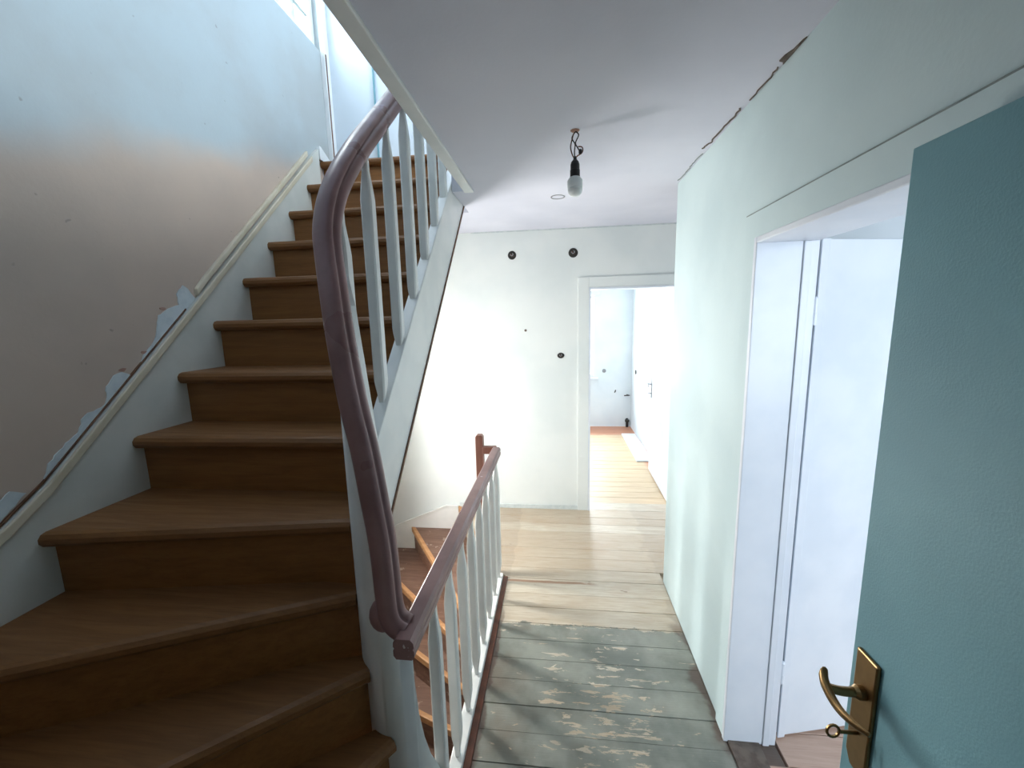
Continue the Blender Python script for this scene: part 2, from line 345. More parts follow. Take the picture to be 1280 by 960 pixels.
# floor: sub floor slab plus boards
def edge_x(y):                                # left limit of the corridor floor at depth y
    return -0.345 if y < 2.47 else -0.44-(y-2.47)*(0.49/1.02)
mb = MB()
mb.prism([(-0.345, 0.0), (XR+0.0, 0.0), (XR, 2.50), (1.70, 2.50), (1.70, YB+0.05), (-0.93, YB), (-0.44, 2.47), (-0.345, 2.47)], 2, -0.16, -0.022)
mb.box(-0.345, XR, -1.2, 0.0, -0.16, -0.022)
mb.box(XR, xr1+0.0, -1.2, 2.50, -0.16, -0.001)
floor = S('floor', mb, M['boards'], 'worn wooden board floor of the corridor, stripped far off and painted near')
yy = -1.2; bwid = [0.127, 0.121, 0.131, 0.124]; k = 0
while yy < YB+0.10:
    b = bwid[k % 4]; y0, y1 = yy+0.0006, min(yy+b-0.0006, YB+0.15)
    if YB-0.02 < y1 <= YB+0.02: y1 = YB-0.001
    xr = XR-0.002 if y0 < 2.49 else 1.69
    dzz = random.uniform(-0.0012, 0.0012)
    if y0 < 2.42 and y1 > 2.42: y1 = 2.468
    x0a, x0b = edge_x(y0), edge_x(min(y1, YB))
    if y0 < YB:
        y1 = min(y1, YB-0.001)
        MB().prism([(x0a, y0), (xr, y0), (xr, y1), (edge_x(y1), y1)], 2, -0.022, dzz).build('floor_board', M['boards'], floor, bevel=0.0015, seg=1)
    yy = y1+0.0006; k += 1
mb = MB(); mb.box(dx0, dx1, YB, yb1, -0.022, 0.001); mb.build('threshold_board', M['boards'], floor)
mb = MB(); mb.box(-0.375, -0.345, 0.3, 2.47, -0.05, 0.006); mb.build('edge_strip', M['redstrip'], floor, bevel=0.003)
mb = MB(); mb.prism([(-0.44, 2.455), (-0.375, 2.455), (-0.345, 2.475), (-0.405, 2.475), (-0.91, YB), (-0.94, YB)], 2, -0.05, 0.004)
mb.build('landing_nosing', M['lownose'], floor, bevel=0.003)
MB().prism([(-0.43, 2.50), (-0.41, 2.50), (-0.89, YB), (-0.915, YB)], 2, -0.30, -0.05).build('landing_riser', M['lowtread'], floor)
# threshold in the right-hand doorway, room boards
mb = MB(); mb.box(XR, 0.79, ry0, ry1, -0.001, 0.008); mb.build('door_threshold', M['crack'], floor, bevel=0.003)
mb = MB(); mb.box(0.79, 3.45, -1.2, 2.36, -0.16, -0.02)
floor_r = S('floor_right_room', mb, M['room_floor'], 'reddish bare board floor of the room on the right')
yy = -1.2
while yy < 2.3:
    MB().box(0.79 if ry0 < yy < ry1-0.14 else 0.86, 3.44, yy+0.0018, yy+0.135, -0.02, 0.002).build('floor_board', M['room_floor'], floor_r, bevel=0.0015, seg=1); yy += 0.137
mb = MB(); mb.box(bx0, bx1, yb1, by1, -0.16, -0.02)
floor_b = S('floor_back_room', mb, M['back_boards'], 'pale board floor of the room beyond the doorway')
yy = yb1
while yy < by1-0.05:
    y1 = min(yy+0.128, by1); MB().box(bx0, bx1, yy+0.0018, y1-0.0018, -0.02, random.uniform(-0.001, 0.001)).build('floor_board', M['back_boards'], floor_b, bevel=0.0015, seg=1); yy += 0.128

# ------------------------------------------------------------------ windows
def window(n, axis, a0, a1, z0, z1, at, sgn, cols, rows, label, lead=False):
    e = empty('window_%d' % n); tag(e, label, 'window', kind='structure')
    def bx(u0, u1, d0, d1, za, zb):
        mb = MB()
        if axis == 0: mb.box(min(at+sgn*d0, at+sgn*d1), max(at+sgn*d0, at+sgn*d1), u0, u1, za, zb)
        else: mb.box(u0, u1, min(at+sgn*d0, at+sgn*d1), max(at+sgn*d0, at+sgn*d1), za, zb)
        return mb
    f = 0.045
    for args in ((a0, a1, z0, z0+f), (a0, a1, z1-f, z1), (a0, a0+f, z0+f, z1-f), (a1-f, a1, z0+f, z1-f)):
        bx(args[0], args[1], 0.03, 0.09, args[2], args[3]).build('window_frame', M['gloss'], e, bevel=0.004)
    cw = (a1-a0-2*f)/cols; rh = (z1-z0-2*f)/rows; bar = 0.004 if lead else 0.022
    bm_ = M['joint'] if lead else M['gloss']
    for i in range(1, cols): bx(a0+f+i*cw-bar/2, a0+f+i*cw+bar/2, 0.045, 0.065, z0+f, z1-f).build('glazing_bar', bm_, e)
    for i in range(1, rows): bx(a0+f, a1-f, 0.046, 0.064, z0+f+i*rh-bar/2, z0+f+i*rh+bar/2).build('glazing_bar', bm_, e)
    for i in range(cols):
        for j in range(rows):
            bx(a0+f+i*cw, a0+f+(i+1)*cw, 0.053, 0.057, z0+f+j*rh, z0+f+(j+1)*rh).build('pane', M['glass'], e)
    return e
window(1, 0, wy0, wy1, wz0, wz1, XL, -1, 8, 8, 'leaded bright window high in the left wall upstairs', True)
window(2, 0, sy0, sy1, sz0, sz1, XL, -1, 1, 3, 'stairwell window in the left wall under the upper flight')
window(3, 1, rw0, rw1, rwz0, rwz1, -1.2, -1, 2, 1, 'window of the room on the right')
window(5, 0, uw0, uw1, uz0, uz1, 1.85, 1, 3, 1, 'window of the upper floor opposite the stairs')
w4 = window(4, 1, bw0, bw1, bwz0, bwz1, by1, 1, 2, 1, 'bright window at the left of the far room beyond the doorway')
MB().box(bw0-0.05, bw1+0.06, by1-0.05, by1+0.03, bwz0-0.03, bwz0).build('window_sill', M['frame'], w4, bevel=0.004)
MB().box(bw0-0.08, bw1+0.08, by1-0.03, by1, bwz1, bwz1+0.08).build('blind_box', M['frame'], w4, bevel=0.004)

# ------------------------------------------------------------------ door trims and doors
# doorway on the right: lining, architrave
mb = MB(); e_ = 0.012
mb.box(XR-e_, XR, ry1, ry1+0.075, 0, rz1+0.085); mb.box(XR-e_, XR, ry0-0.075, ry0, 0, rz1+0.085); mb.box(XR-e_, XR, ry0, ry1, rz1, rz1+0.085)
tr3 = S('trim_3', mb, M['corridor'], 'flat mint painted architrave around the right doorway')
MB().box(XR-e_-0.0005, XR+0.001, ry0-0.075, ry1+0.075, rz1+0.082, rz1+0.0855).build('joint_shadow', M['joint'], tr3)  # caulk joint strip; the shadow line above the architrave is put into its grey
mb = MB(); mb.box(XR-e_-0.004, xr1, ry1-0.02, ry1, 0, rz1); mb.build('door_lining', M['frame'], tr3, bevel=0.003)
mb = MB(); mb.box(XR-e_-0.004, xr1, ry0, ry0+0.02, 0, rz1); mb.build('door_lining', M['frame'], tr3, bevel=0.003)
mb = MB(); mb.box(XR-e_-0.004, xr1, ry0+0.02, ry1-0.02, rz1-0.02, rz1); mb.build('door_lining', M['frame'], tr3, bevel=0.003)
mb = MB(); mb.box(0.80, 0.825, ry1-0.026, ry1-0.02, 0, rz1-0.02); mb.build('door_stop', M['frame'], tr3, bevel=0.003)
mb = MB(); mb.box(xr1, xr1+0.012, ry1, ry1+0.07, 0, rz1+0.07); mb.box(xr1, xr1+0.012, ry0-0.07, ry1, rz1, rz1+0.07); mb.build('inner_architrave', M['frame'], tr3, bevel=0.002)
# doorway at the back
mb = MB()
mb.box(dx0-0.092, dx0, YB-0.014, YB, 0, dz+0.085); mb.box(dx0, dx1, YB-0.014, YB, dz, dz+0.085); mb.box(dx1, dx1+0.092, YB-0.014, YB, 0, dz+0.085)
tr4 = S('trim_4', mb, M['back'], 'flat white architrave around the doorway at the end of the corridor', bevel=0.003)
mb = MB(); mb.box(dx0, dx0+0.016, YB-0.018, yb1, 0, dz); mb.build('door_lining', M['frame'], tr4)
mb = MB(); mb.box(dx1-0.016, dx1, YB-0.018, yb1, 0, dz); mb.build('door_lining', M['frame'], tr4)
mb = MB(); mb.box(dx0+0.016, dx1-0.016, YB-0.018, yb1, dz-0.016, dz); mb.build('door_lining', M['frame'], tr4)
def hinge(parent, x, y, z, mat):
    MB().lathe([(0.008, -0.04), (0.0085, -0.038), (0.0085, -0.002), (0.0075, -0.001), (0.0075, 0.001), (0.0085, 0.002), (0.0085, 0.05), (0.004, 0.056)], (x, y, z), 2, 12).build('hinge', mat, parent)
# door 1: white leaf swung into the right room
d1 = empty('door_1', (0.868, 1.512, 0)); d1.rotation_euler = (0, 0, math.radians(13)); tag(d1, 'white panel door standing open inside the right doorway', 'door', kind='structure')
MB().box(0.012, 0.80, -0.002, 0.038, 0.012, 1.945).build('door_leaf', M['frame'], d1, bevel=0.003)
MB().box(0.0, 0.03, -0.010, -0.002, 0.012, 1.945).build('rebate_strip', M['frame'], d1, bevel=0.002)
for z in (0.31, 1.70): hinge(d1, -0.008, -0.012, z, M['frame'])
# door 2: white leaf in the back room
d2 = empty('door_2', (0.985, yb1+0.01, 0)); d2.rotation_euler = (0, 0, math.radians(89)); tag(d2, 'white door with metal handle standing open in the far room', 'door', kind='structure')
MB().box(0.0, 0.86, -0.04, 0.0, 0.012, 1.945).build('door_leaf', M['frame'], d2, bevel=0.003)
hp = MB().box(0.79, 0.825, 0.0, 0.006, 0.84, 1.06).build('handle_plate', M['steel'], d2, bevel=0.002)
MB().tube([(0.807, 0.0, 0.99), (0.807, 0.045, 0.99), (0.79, 0.055, 0.99), (0.70, 0.055, 0.985)], 0.008).build('lever', M['steel'], hp)
MB().tube([(0.807, 0.0, 0.89), (0.807, 0.04, 0.89)], 0.005).build('key', M['steel'], hp)
# door 3: teal door near the viewer
d3 = empty('door_3', (0.58, -0.08, 0)); tag(d3, 'teal painted door standing open at the right beside the viewer', 'door', kind='structure')
LW = 0.866
MB().box(0, 0.04, 0, LW, 0.01, 1.963).build('door_leaf', M['teal'], d3, bevel=0.002)
MB().box(0.04, 0.052, 0.02, LW-0.016, 0.02, 1.955).build('rebate', M['teal'], d3)
yp = LW-0.045
pl = MB().prism([(yp-0.026, 0.836), (yp-0.012, 0.812), (yp+0.012, 0.812), (yp+0.026, 0.836), (yp+0.026, 1.062), (yp-0.026, 1.062)], 0, -0.008, 0.0).build('handle_plate', M['brass'], d3, bevel=0.003)
MB().lathe([(0.013, 0.0), (0.013, -0.012), (0.009, -0.018), (0.009, -0.022)], (-0.006, yp, 0.985), 0, 16).build('rosette', M['brass'], pl)
sec = [(0.0085*math.cos(a*math.pi/5), 0.0085*math.sin(a*math.pi/5)) for a in range(10)]
MB().sweep(catmull([(-0.012, yp, 0.985), (-0.045, yp, 0.985), (-0.066, yp+0.002, 0.988)], 5), sec).build('lever_neck', M['brass'], pl, smooth=True)
# flat curved grip: broad head, tapering hook that runs back towards the hinge side
gp = catmull([(-0.066, yp+0.022, 1.006), (-0.072, yp+0.004, 0.994), (-0.072, yp-0.030, 0.982), (-0.068, yp-0.065, 0.985), (-0.060, yp-0.092, 0.992)], 6)
ng = len(gp); mb = MB(); R = []
for i, p in enumerate(gp):
    w_ = 0.016*(1-0.75*i/ng) if i > 1 else (0.008, 0.013)[i]
    R.append([(p.x+0.6*w_*math.cos(a*math.pi/5), p.y+0.0, p.z+w_*math.sin(a*math.pi/5)) for a in range(10)])
mb.rings(R).build('lever_grip', M['brass'], pl, smooth=True)
key = MB().tube([(-0.004, yp, 0.895), (-0.040, yp, 0.895)], 0.0035).build('key', M['brass'], pl)
MB().sweep([(-0.052+0.011*math.cos(a*math.pi/8), yp, 0.895+0.013*math.sin(a*math.pi/8)) for a in range(17)], [(0.0028*math.cos(a*math.pi/3), 0.0028*math.sin(a*math.pi/3)) for a in range(6)], (0, 1, 0)).build('key_bow', M['brass'], key)

# ------------------------------------------------------------------ staircase going up
stairs = empty('staircase', (-1.1, 1.0, 0)); tag(stairs, 'brown winding staircase with white stringers climbing along the left wall', 'staircase')
CXW, CYW, RW = -0.5125, 1.16, 0.1375           # newel curve
def noseY(k): return 1.31+G*(k-6)
def slab(poly_front, poly_back, z, th, name, mat, parent):
    """tread: front edge polyline (rounded nosing) and back edge polyline, same number of points"""
    n = len(poly_front); prof = []
    r = th/2; NS = 5
    rings = []
    for i in range(n):
        f = Vector(poly_front[i]); b = Vector(poly_back[i]); d = (b-f); L = d.length; d = d/L if L > 1e-6 else Vector((0, 1))
        ring = []
        for q in range(NS+1):
            a = -math.pi/2+math.pi*q/NS
            p = f+d*(r-r*math.cos(a)); ring.append((p.x, p.y, z-r+r*math.sin(a)))
        ring.append((b.x, b.y, z)); ring.append((b.x, b.y, z-0.018)); rings.append(ring)
    o = MB().rings(rings).build(name, mat); keep(o, parent); return o
lines = {}                                      # nosing lines: inner point -> outer point
def fan(inner, ang, k):
    dx, dy = -math.cos(math.radians(ang)), -math.sin(math.radians(ang))
    t1 = (XL+0.005-inner[0])/dx; t2 = (-0.165-inner[1])/dy if dy < -1e-6 else 1e9
    t_ = min(t1, t2); lines[k] = (inner, (inner[0]+dx*t_, inner[1]+dy*t_))
fan((-0.432, 1.03), 74, 1); fan((-0.500, 1.010), 56, 2); fan((-0.578, 1.032), 40, 3); fan((-0.634, 1.085), 24.5, 4); fan((-0.662, 1.135), 9, 5)
lines[6] = ((-0.645, 1.325), (XL+0.005, 1.305))
for k in range(7, 15): lines[k] = ((-0.645, noseY(k)), (XL+0.005, noseY(k)))
TH = 0.048
def inset(p, d=0.045):                         # a point a little inside the newel panel
    v = Vector((CXW-p[0], CYW-p[1])); v.normalize(); return (p[0]+v.x*d, p[1]+v.y*d)
for k in range(1, 14):
    (fi, fo), (bi, bo) = lines[k], lines[k+1]
    if k >= 6:
        slab([fi, fo], [(bi[0], bi[1]+0.04), (bo[0], bo[1]+0.04)], RS*k, TH, 'tread', M['tread'], stairs)
    else:
        nn = 9; fr_, bk_ = [], []
        for i in range(nn):
            s_ = i/(nn-1); fr_.append((fi[0]+(fo[0]-fi[0])*s_, fi[1]+(fo[1]-fi[1])*s_)); bk_.append((bi[0]+(bo[0]-bi[0])*s_, bi[1]+(bo[1]-bi[1])*s_))
        bk_[0] = inset(bi, 0.02)
        # shift the back edge under the next riser
        v = Vector((bo[0]-bi[0], bo[1]-bi[1])).normalized(); nv = Vector((-v.y, v.x)); nv = nv if nv.dot(Vector((0.3, 1))) > 0 else -nv
        bk_ = [(p[0]+nv.x*0.05*min(1, i/2), p[1]+nv.y*0.05*min(1, i/2)) for i, p in enumerate(bk_)]
        o = slab(fr_, bk_, RS*k, TH, 'tread', M['tread'], stairs)
        if k in (2, 3):                        # corner piece against the two walls
            a, b = fo, bo
            poly = [a, (XL+0.005, a[1])] if False else None
    # riser below this nosing
    v = Vector((fo[0]-fi[0], fo[1]-fi[1])).normalized(); nv = Vector((-v.y, v.x)); nv = nv if nv.dot(Vector((0.3, 1))) > 0 else -nv
    p0 = Vector(inset(fi, 0.03) if k < 6 else fi)+nv*(0.035 if k >= 6 else 0.02); p1 = Vector(fo)+nv*0.04
    q0, q1 = p0+nv*0.02, p1+nv*0.02
    zlo = RS*(k-1)-(0.004 if k > 6 else 0.04) if k > 1 else 0.0
    o = MB().prism([tuple(p0), tuple(p1), tuple(q1), tuple(q0)], 2, zlo, RS*k-TH+0.004).build('riser', M['riser']); keep(o, stairs)
# the corner of the second tread against both walls
o = MB().prism([lines[2][1], (XL+0.005, -0.165), lines[3][1]], 2, RS*2-TH, RS*2-0.001).build('tread_corner', M['tread']); keep(o, stairs)
# inner stringer of the straight flight
def nz(y): return 6*RS+(y-1.31)*(RS/G)
ya, ybn = 1.155, 2.87
o = MB().prism([(ya, nz(ya)+0.08), (ybn, nz(ybn)+0.08), (ybn, nz(ybn)-0.27), (ya, nz(ya)-0.27)], 0, -0.65, -0.60).build('inner_stringer', M['gloss'], bevel=0.004); keep(o, stairs)
o = MB().prism([(1.30, nz(1.30)-0.262), (2.80, nz(2.80)-0.262), (2.80, nz(2.80)-0.276), (1.30, nz(1.30)-0.276)], 0, -0.603, -0.594).build('bottom_bead', M['brownline']); keep(o, stairs)
o = MB().prism([(1.40, nz(1.40)-0.288), (2.86, nz(2.86)-0.288), (2.86, nz(2.86)-0.280), (1.40, nz(1.40)-0.280)], 0, XL+0.005, -0.645).build('soffit', M['back']); keep(o, stairs)
# wall stringer with moulding
wl = [(2.78, 2.87), (2.69, 2.79), (1.63, 1.775), (1.04, 1.222), (0.93, 1.140), (0.62, 0.97), (0.18, 0.75), (-0.16, 0.55)]
def band(pts, lo, hi, x0, x1, name, mat, bev=0):
    o = MB().prism([(y, z+hi) for y, z in pts]+[(y, z+lo) for y, z in reversed(pts)], 0, x0, x1).build(name, mat, bevel=bev); keep(o, stairs); return o
band(wl, -0.52, 0.0, XL, XL+0.024, 'wall_stringer', M['old'])
band(wl[1:], -0.030, 0.006, XL+0.022, XL+0.034, 'stringer_moulding', M['cream'], 0.004)
band(wl[2:], 0.005, 0.011, XL, XL+0.009, 'brown_gap', M['brownline'])
band([(2.66, 2.77), (1.74, 1.885), (1.69, 1.83)], 0.013, 0.045, XL, XL+0.020, 'upper_moulding', M['cream'], 0.004)
# landing edge at the head of the stairs
o = MB().box(XL+0.005, -0.60, 2.865, 3.02, UP-0.05, UP+0.004).build('top_landing_board', M['tread']); keep(o, stairs)
# curved newel panel: a standing shell around the well, hollowed down to the floor string on the right
top_tab = [(-184, 1.20), (-178, 1.24), (-170, 1.36), (-163, 1.62), (-156, 1.78), (-145, 1.84), (-133, 1.82), (-118, 1.75), (-106, 1.60), (-95, 1.44), (-86, 1.28), (-80, 1.10), (-75.5, 0.835), (-60, 0.825), (-59, 0.62), (-56, 0.50), (-51, 0.41), (-44, 0.335), (-36, 0.285), (-24, 0.20), (-12, 0.11), (0, 0.035), (14, 0.03)]
def top_at(a):
    for (a0, z0), (a1, z1) in zip(top_tab, top_tab[1:]):
        if a0 <= a <= a1: return z0+(z1-z0)*(a-a0)/(a1-a0)
    return top_tab[-1][1]
angs = sorted(set([a for a, _ in top_tab]+list(range(-184, 15, 3))))
R = []
for a in angs:
    ca, sa = math.cos(math.radians(a)), math.sin(math.radians(a)); ri = RW-0.05
    zb = -0.28 if a > -100 else (-0.28+(a+100)/(-84)*(0.88+0.28))
    zt = top_at(a)
    R.append([(CXW+RW*ca, CYW+RW*sa, zb), (CXW+RW*ca, CYW+RW*sa, zt), (CXW+ri*ca, CYW+ri*sa, zt), (CXW+ri*ca, CYW+ri*sa, zb)])
o = MB().rings(R).build('newel_panel', M['gloss']); keep(o, stairs)
for p in o.data.polygons:
    if abs(p.normal.z) < 0.2 : p.use_smooth = True

# ------------------------------------------------------------------ railings
half = [(0.0, 0.034), (0.013, 0.032), (0.024, 0.026), (0.032, 0.016), (0.036, 0.004), (0.034, -0.006), (0.029, -0.012), (0.0225, -0.0145), (0.0235, -0.017), (0.0270, -0.020), (0.0260, -0.028), (0.018, -0.036), (0.0, -0.038)]
rail_prof = half+[(-a, b) for a, b in reversed(half[1:-1])]   # rounded cap, a groove each side, narrow lower bead
baluster_mesh = {}
def baluster(L, parent, loc, rz=0):
    key_ = round(L, 3)
    if key_ not in baluster_mesh:
        a, b = 0.0095, 0.0195
        prof = [(a, 0), (a*1.05, 0.03), (b*0.92, 0.085), (b, 0.105), (b, L-0.16), (b*0.92, L-0.14), (a*1.1, L-0.07), (a, L)]
        R = []
        for s_, z in prof:
            c_ = s_*0.72; R.append([(s_, -c_, z), (s_, c_, z), (c_, s_, z), (-c_, s_, z), (-s_, c_, z), (-s_, -c_, z), (-c_, -s_, z), (c_, -s_, z)])
        me_o = MB().rings(R).build('baluster', M['gloss'], parent); baluster_mesh[key_] = me_o
        me_o.location = loc; me_o.rotation_euler = (0, 0, rz); return me_o
    return copy(baluster_mesh[key_], parent, loc, rz)
sr = empty('stair_railing'); tag(sr, 'thick mauve brown handrail sweeping up the stairs on white balusters', 'railing')
path = [(-0.625, 2.42, 3.245), (-0.625, 2.0, 2.855), (-0.625, 1.655, 2.545), (-0.625, 1.45, 2.362), (-0.625, 1.317, 2.243), (-0.625, 1.19, 2.115), (-0.6245, 1.125, 2.025), (-0.6185, 1.083, 1.94), (-0.6045, 1.06, 1.868),
        (-0.580, 1.025, 1.775), (-0.5576, 1.0, 1.651), (-0.5287, 0.98, 1.496), (-0.500, 0.965, 1.378), (-0.480, 0.955, 1.25), (-0.465, 0.950, 1.145), (-0.461, 0.95, 1.058), (-0.459, 0.95, 0.98), (-0.456, 0.95, 0.925), (-0.440, 0.948, 0.893), (-0.405, 0.946, 0.880)]
hr = MB().sweep(even(catmull(path, 10)), rail_prof, (1, 0, 0)).build('handrail', M['rail'], sr, smooth=True)
# the curled foot of the handrail
mb = MB(); R = []
for i in range(13):
    a = math.pi*i/12-math.pi/2; rr = 0.036*math.cos(a); R.append([(-0.478+max(rr, 1e-4)*1.1*math.cos(b*math.pi/8), 0.952+0.034*math.sin(a), 0.915+max(rr, 1e-4)*1.35*math.sin(b*math.pi/8)) for b in range(16)])
mb.rings(R).build('rail_scroll', M['rail'], hr, smooth=True)
for i in range(7):
    y = 1.172+0.1915*i; zf = nz(y)+0.075; zt = 2.243+(y-1.317)*0.915-0.02
    if i == 0: zt = 2.06
    baluster(0.865 if i else zt-zf, sr, (-0.625, y, zf if i == 0 else zt-0.865))
lr = empty('landing_railing'); tag(lr, 'low straight brown railing with white balusters guarding the stairwell beside the corridor', 'railing')
prof = [(-0.021, -0.032), (0.021, -0.032), (0.028, -0.022), (0.028, -0.006), (0.024, -0.002), (0.028, 0.004), (0.027, 0.016), (0.019, 0.026), (-0.019, 0.026), (-0.027, 0.016), (-0.028, 0.004), (-0.024, -0.002), (-0.028, -0.006), (-0.028, -0.022)]
MB().sweep([(-0.398, 0.882, 0.877), (-0.398, 1.6, 0.877), (-0.398, 2.475, 0.877)], prof, (1, 0, 0)).build('handrail', M['rail'], lr)
MB().box(-0.49, -0.40, 2.475, 2.515, 0.853, 0.903).build('rail_return', M['post'], lr, bevel=0.006)
MB().prism([(-0.535, 0.965), (-0.525, 0.978), (-0.495, 0.978), (-0.485, 0.965), (-0.485, -0.25), (-0.535, -0.25)], 1, 2.478, 2.528).build('end_post', M['post'], lr, bevel=0.004)
MB().box(-0.425, -0.375, 1.16, 2.47, -0.30, 0.03).build('floor_string', M['gloss'], lr, bevel=0.004)
MB().prism([(-0.425, 2.44), (-0.38, 2.47), (-0.485, 2.53), (-0.53, 2.50)], 2, -0.28, 0.02).build('string_return', M['gloss'], lr)
for y in (1.122, 1.308, 1.495, 1.680, 1.868, 2.052, 2.245, 2.42):
    baluster(0.825 if y > 1.2 else 0.81, lr, (-0.398, y, 0.027 if y > 1.2 else 0.045))

# ------------------------------------------------------------------ stairs going down
ds = empty('descending_staircase', (-1.1, 2.6, -1.0)); tag(ds, 'worn brown stairs winding down beside the low railing', 'staircase')
dl = {0: ((-0.43, 2.48), (-0.925, YB)), 1: ((-0.60, 2.36), (-1.38, 3.485)), 2: ((-0.61, 2.33), (XL+0.002, 3.22)), 3: ((-0.62, 2.25), (XL+0.002, 2.88)), 4: ((-0.625, 2.14), (XL+0.002, 2.50))}
for j in range(5, 13): dl[j] = ((-0.625, 2.0-G*(j-5)), (XL+0.002, 2.0-G*(j-5)))
for j in range(1, 13):
    (bi, bo), (fi, fo) = dl[j-1], dl[j]; z = -RS*j
    poly = [fi, fo]
    if j == 2: poly += [(XL+0.002, YB-0.002)]
    if j == 1: poly = [fi, fo]
    vb = (Vector(bo)-Vector(bi)).normalized(); nb = Vector((-vb.y, vb.x)); nb = -nb if nb.dot(Vector((-0.3, -1))) > 0 else nb
    poly += [tuple(Vector(bo)+nb*(0.03 if j > 3 else 0.0)), tuple(Vector(bi)+nb*0.03)]
    o = MB().prism(poly, 2, z-0.045, z).build('tread', M['lowtread']); keep(o, ds)
    v = (Vector(fo)-Vector(fi)).normalized(); nv = Vector((-v.y, v.x)); nv = -nv if nv.dot(Vector((-0.3, -1))) < 0 else nv
    a, b = Vector(fi), Vector(fo); 
    o = MB().prism([tuple(a+nv*0.022), tuple(b+nv*0.022), tuple(b-nv*0.012), tuple(a-nv*0.012)], 2, z-0.046, z+0.003).build('nosing', M['lownose'], bevel=0.006); keep(o, ds)
    o = MB().prism([tuple(a+nv*0.004), tuple(b+nv*0.004), tuple(b-nv*0.02), tuple(a-nv*0.02)], 2, z-RS+0.001, z-0.02).build('riser', M['lowtread']); keep(o, ds)
o = MB().prism([(-0.93, 0.010), (-1.04, 0.012), (-1.525, -0.198), (XL, -0.26), (XL, -0.62), (-1.40, -0.50), (-0.93, -0.26)], 1, YB-0.022, YB-0.0005).build('wall_stringer', M['gloss'], bevel=0.003); keep(o, ds)
o = MB().prism([(-0.93, 0.018), (-1.045, 0.020), (-1.53, -0.190), (XL, -0.25), (XL, -0.268), (-1.525, -0.206), (-1.04, 0.005), (-0.93, 0.003)], 1, YB-0.034, YB-0.018).build('stringer_moulding', M['gloss']); keep(o, ds)
o = MB().prism([(3.48, -0.30), (2.9, -0.42), (2.0, -0.98), (0.6, -2.4), (0.6, -2.6), (2.0, -1.3), (2.9, -0.9), (3.48, -0.7)], 0, XL, XL+0.012).build('wall_stringer', M['gloss']); keep(o, ds)

# ------------------------------------------------------------------ bare bulb
lx, ly = 0.071, 1.752
bl = empty('ceiling_bulb', (lx, ly, ZC)); tag(bl, 'bare white bulb in a black holder dangling from ceiling wires', 'bulb')
o = MB().lathe([(0.019, 0.0), (0.016, -0.003), (0.012, -0.005), (0.004, -0.005)], (0, 0, 0), 2, 9).build('ceiling_hole', M['pink'], bl)
for pts, m_ in (([(0.006, 0, 0), (-0.012, 0.004, -0.025), (0.0, 0, -0.05), (-0.002, 0, -0.075), (-0.001, 0, -0.105)], 'black'),
                ([(-0.004, 0.002, 0), (0.014, -0.004, -0.018), (0.002, 0.002, -0.045), (0.010, 0.003, -0.062), (0.020, 0, -0.080)], 'black'),
                ([(-0.006, 0, -0.012), (-0.015, 0.002, -0.045), (-0.017, 0, -0.065), (-0.010, 0, -0.090), (-0.003, 0, -0.102)], 'copper'),
                ([(0.012, 0, -0.060), (0.026, 0, -0.062), (0.031, 0.002, -0.072), (0.026, 0, -0.085), (0.010, 0, -0.094), (0.002, 0, -0.103)], 'copper')):
    MB().tube(catmull(pts, 5), 0.0024, 8).build('wire', M[m_], bl, smooth=True)
MB().lathe([(0.004, -0.070), (0.007, -0.074), (0.007, -0.086), (0.004, -0.089)], (0.021, 0, 0), 2, 10).build('wire_nut', M['black'], bl)
MB().lathe([(0.005, -0.096), (0.008, -0.108), (0.015, -0.116), (0.018, -0.126), (0.018, -0.145), (0.0195, -0.147), (0.0195, -0.172), (0.015, -0.173)], (0, 0, 0), 2, 20).build('lamp_holder', M['black'], bl)
bb = MB().lathe([(0.016, -0.170), (0.024, -0.177), (0.0305, -0.186), (0.031, -0.212), (0.030, -0.214), (0.016, -0.216)], (0, 0, 0), 2, 24).build('bulb_base', M['bulb'], bl, smooth=True)
MB().lathe([(0.016, -0.214), (0.029, -0.216), (0.0295, -0.222), (0.026, -0.234), (0.017, -0.243), (0.006, -0.246)], (0, 0, 0), 2, 24).build('bulb_dome', M['bulb'], bb, smooth=True)
# blanked outlet ring on the ceiling
mb = MB(); n = 28
mb.rings([[(r*math.cos(2*math.pi*i/n), r*math.sin(2*math.pi*i/n), z) for i in range(n)] for r, z in ((0.043, 0.0), (0.042, -0.003), (0.038, -0.003), (0.037, -0.0005))], cap=False)
o = mb.build('ceiling_cover_ring', M['steel']); o.location = (0.003, 2.62, ZC); tag(o, 'thin round cover ring flush on the corridor ceiling behind the bulb', 'cover')

# ------------------------------------------------------------------ open socket boxes on the end wall
def socket_box(x, z, r, label, ry=1.0):
    e = empty('socket_box', (x, YB, z)); tag(e, label, 'socket box', 'open wall boxes on the corridor end wall')
    MB().lathe([(r*0.86, -0.0005), (r*0.9, -0.004), (r, -0.004), (r*1.04, 0.0)], (0, 0, 0), 1, 20).build('rim', M['black'], e).scale = (1, 1, ry)
    MB().lathe([(r*0.86, -0.0045), (r*0.5, -0.005), (0.002, -0.005)], (0, 0, 0), 1, 20).build('box_interior', M['dark'], e).scale = (1, 1, ry)
    MB().tube(catmull([(-r*0.4, -0.003, r*0.2), (-r*0.1, -0.012, -r*0.2), (r*0.3, -0.010, r*0.1), (r*0.1, -0.006, r*0.4)], 5), 0.0035, 6).build('wire', M['steel'], e)
    MB().tube(catmull([(r*0.4, -0.003, -r*0.3), (0, -0.012, -r*0.1), (-r*0.3, -0.008, r*0.3)], 5), 0.003, 6).build('wire', M['copper'], e)
socket_box(-0.378, 2.239, 0.034, 'left of the two open round boxes high on the end wall')
socket_box(0.127, 2.238, 0.037, 'right of the two open round boxes high on the end wall')
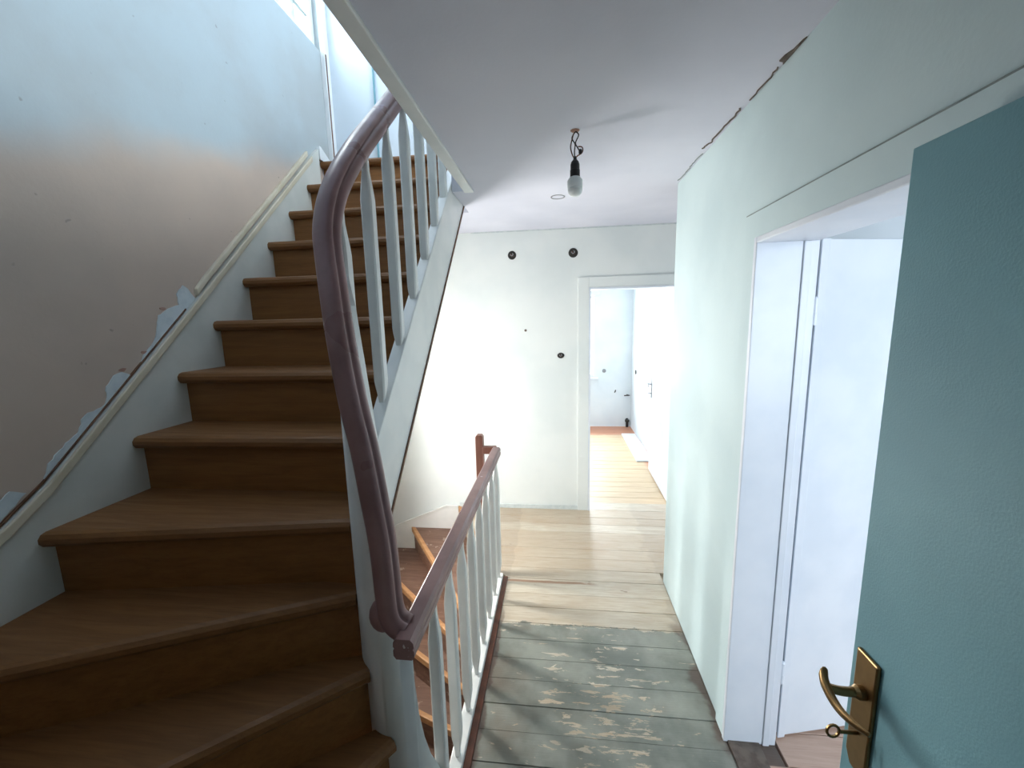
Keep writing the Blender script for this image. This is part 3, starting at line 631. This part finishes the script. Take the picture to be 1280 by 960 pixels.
socket_box(0.022, 1.396, 0.029, 'small open socket box halfway up beside the end doorway', 0.8)
o = MB().lathe([(0.011, 0.0), (0.010, -0.004), (0.004, -0.005)], (0, 0, 0), 1, 10).build('wall_plug', M['crack']); o.location = (-0.276, YB, 1.615); tag(o, 'tiny dark plug hole in the end wall', 'wall plug')

# cracks and chips where ceiling and right wall meet
def crack(pts, wd, name, mat, parent):
    q = []
    for a, b in zip(pts, pts[1:]):
        for i in range(6): f = i/6; q.append((min(0.668, a[0]+(b[0]-a[0])*f+rp.uniform(-.004, .004)), a[1]+(b[1]-a[1])*f, a[2]))
    pts = q
    mb = MB(); mb.sweep([Vector(p) for p in pts], [(-wd, -0.002), (wd, -0.002), (wd, 0.002), (-wd, 0.002)], (1, 0, 0)); mb.build(name, mat, parent)
z = ZC-0.0015
crack([(0.655, 2.44, z), (0.66, 2.30, z), (0.655, 2.18, z), (0.66, 2.06, z)], 0.0015, 'ceiling_crack', M['joint'], ceiling)
crack([(0.64, 2.02, z), (0.655, 1.96, z), (0.650, 1.88, z), (0.66, 1.74, z), (0.655, 1.66, z)], 0.0028, 'ceiling_crack', M['crack'], ceiling)
crack([(0.66, 1.62, z), (0.664, 1.5, z), (0.66, 1.42, z)], 0.0018, 'ceiling_crack', M['crack'], ceiling)
MB().prism([(0.668, 1.42), (0.660, 1.405), (0.648, 1.40), (0.650, 1.375), (0.660, 1.35), (0.664, 1.31), (0.668, 1.30)], 2, ZC-0.004, ZC+0.001).build('plaster_chip', M['crack'], ceiling)
MB().box(XL+0.9, 1.69, YB-0.004, YB, ZC-0.010, ZC).build('ceiling_joint', M['chip'], wall_back)
MB().box(-0.92, dx0-0.092, YB-0.009, YB, 0.0, 0.04).build('bottom_plaster_edge', M['chip'], wall_back, bevel=0.003)

# ------------------------------------------------------------------ things in the far room
o = MB().box(0.92, 1.11, 4.775, 5.94, 0.001, 0.02).build('white_panel', M['frame'], bevel=0.003); tag(o, 'white flat panel lying on the boards along the far room wall', 'panel')
o = MB().lathe([(0.030, 0.0), (0.030, -0.008), (0.022, -0.011), (0.020, -0.006)], (0, 0, 0), 1, 18).build('wall_socket', M['steel']); o.location = (0.711, by1, 0.893); tag(o, 'round socket on the far room wall beside the window', 'socket')
e = empty('pipe_stub', (1.073, by1, 0)); tag(e, 'short dark pipe stub in the far room corner at the floor', 'pipe')
MB().tube([(0, -0.03, 0.0), (0, -0.03, 0.10), (0, 0.0, 0.12)], 0.022).build('pipe', M['black'], e)
MB().lathe([(0.034, 0.085), (0.034, 0.115), (0.02, 0.118)], (0, -0.03, 0), 2, 14).build('collar', M['dark'], e)
o = MB().tube([(0, 0, 0), (0.03, -0.05, 0.0), (-0.05, -0.07, 0.0)], 0.009).build('water_pipe_stub', M['black']); o.location = (1.064, by1, 0.51); tag(o, 'thin horizontal pipe stub on the far room wall near the corner', 'pipe')
o = MB().tube([(0, 0, 0), (-0.01, -0.03, -0.02), (-0.02, -0.035, -0.03)], 0.008).build('cable_end', M['dark']); o.location = (0.891, by1, 0.583); tag(o, 'small cable end sticking out of the far room wall', 'cable')
o = MB().lathe([(0.034, 0.0), (0.032, -0.01), (0.010, -0.011)], (0, 0, 0), 0, 14).build('switch_box', M['dark']); o.location = (bx1, 6.05, 0.914); tag(o, 'dark open box on the sunlit right wall of the far room', 'switch box')
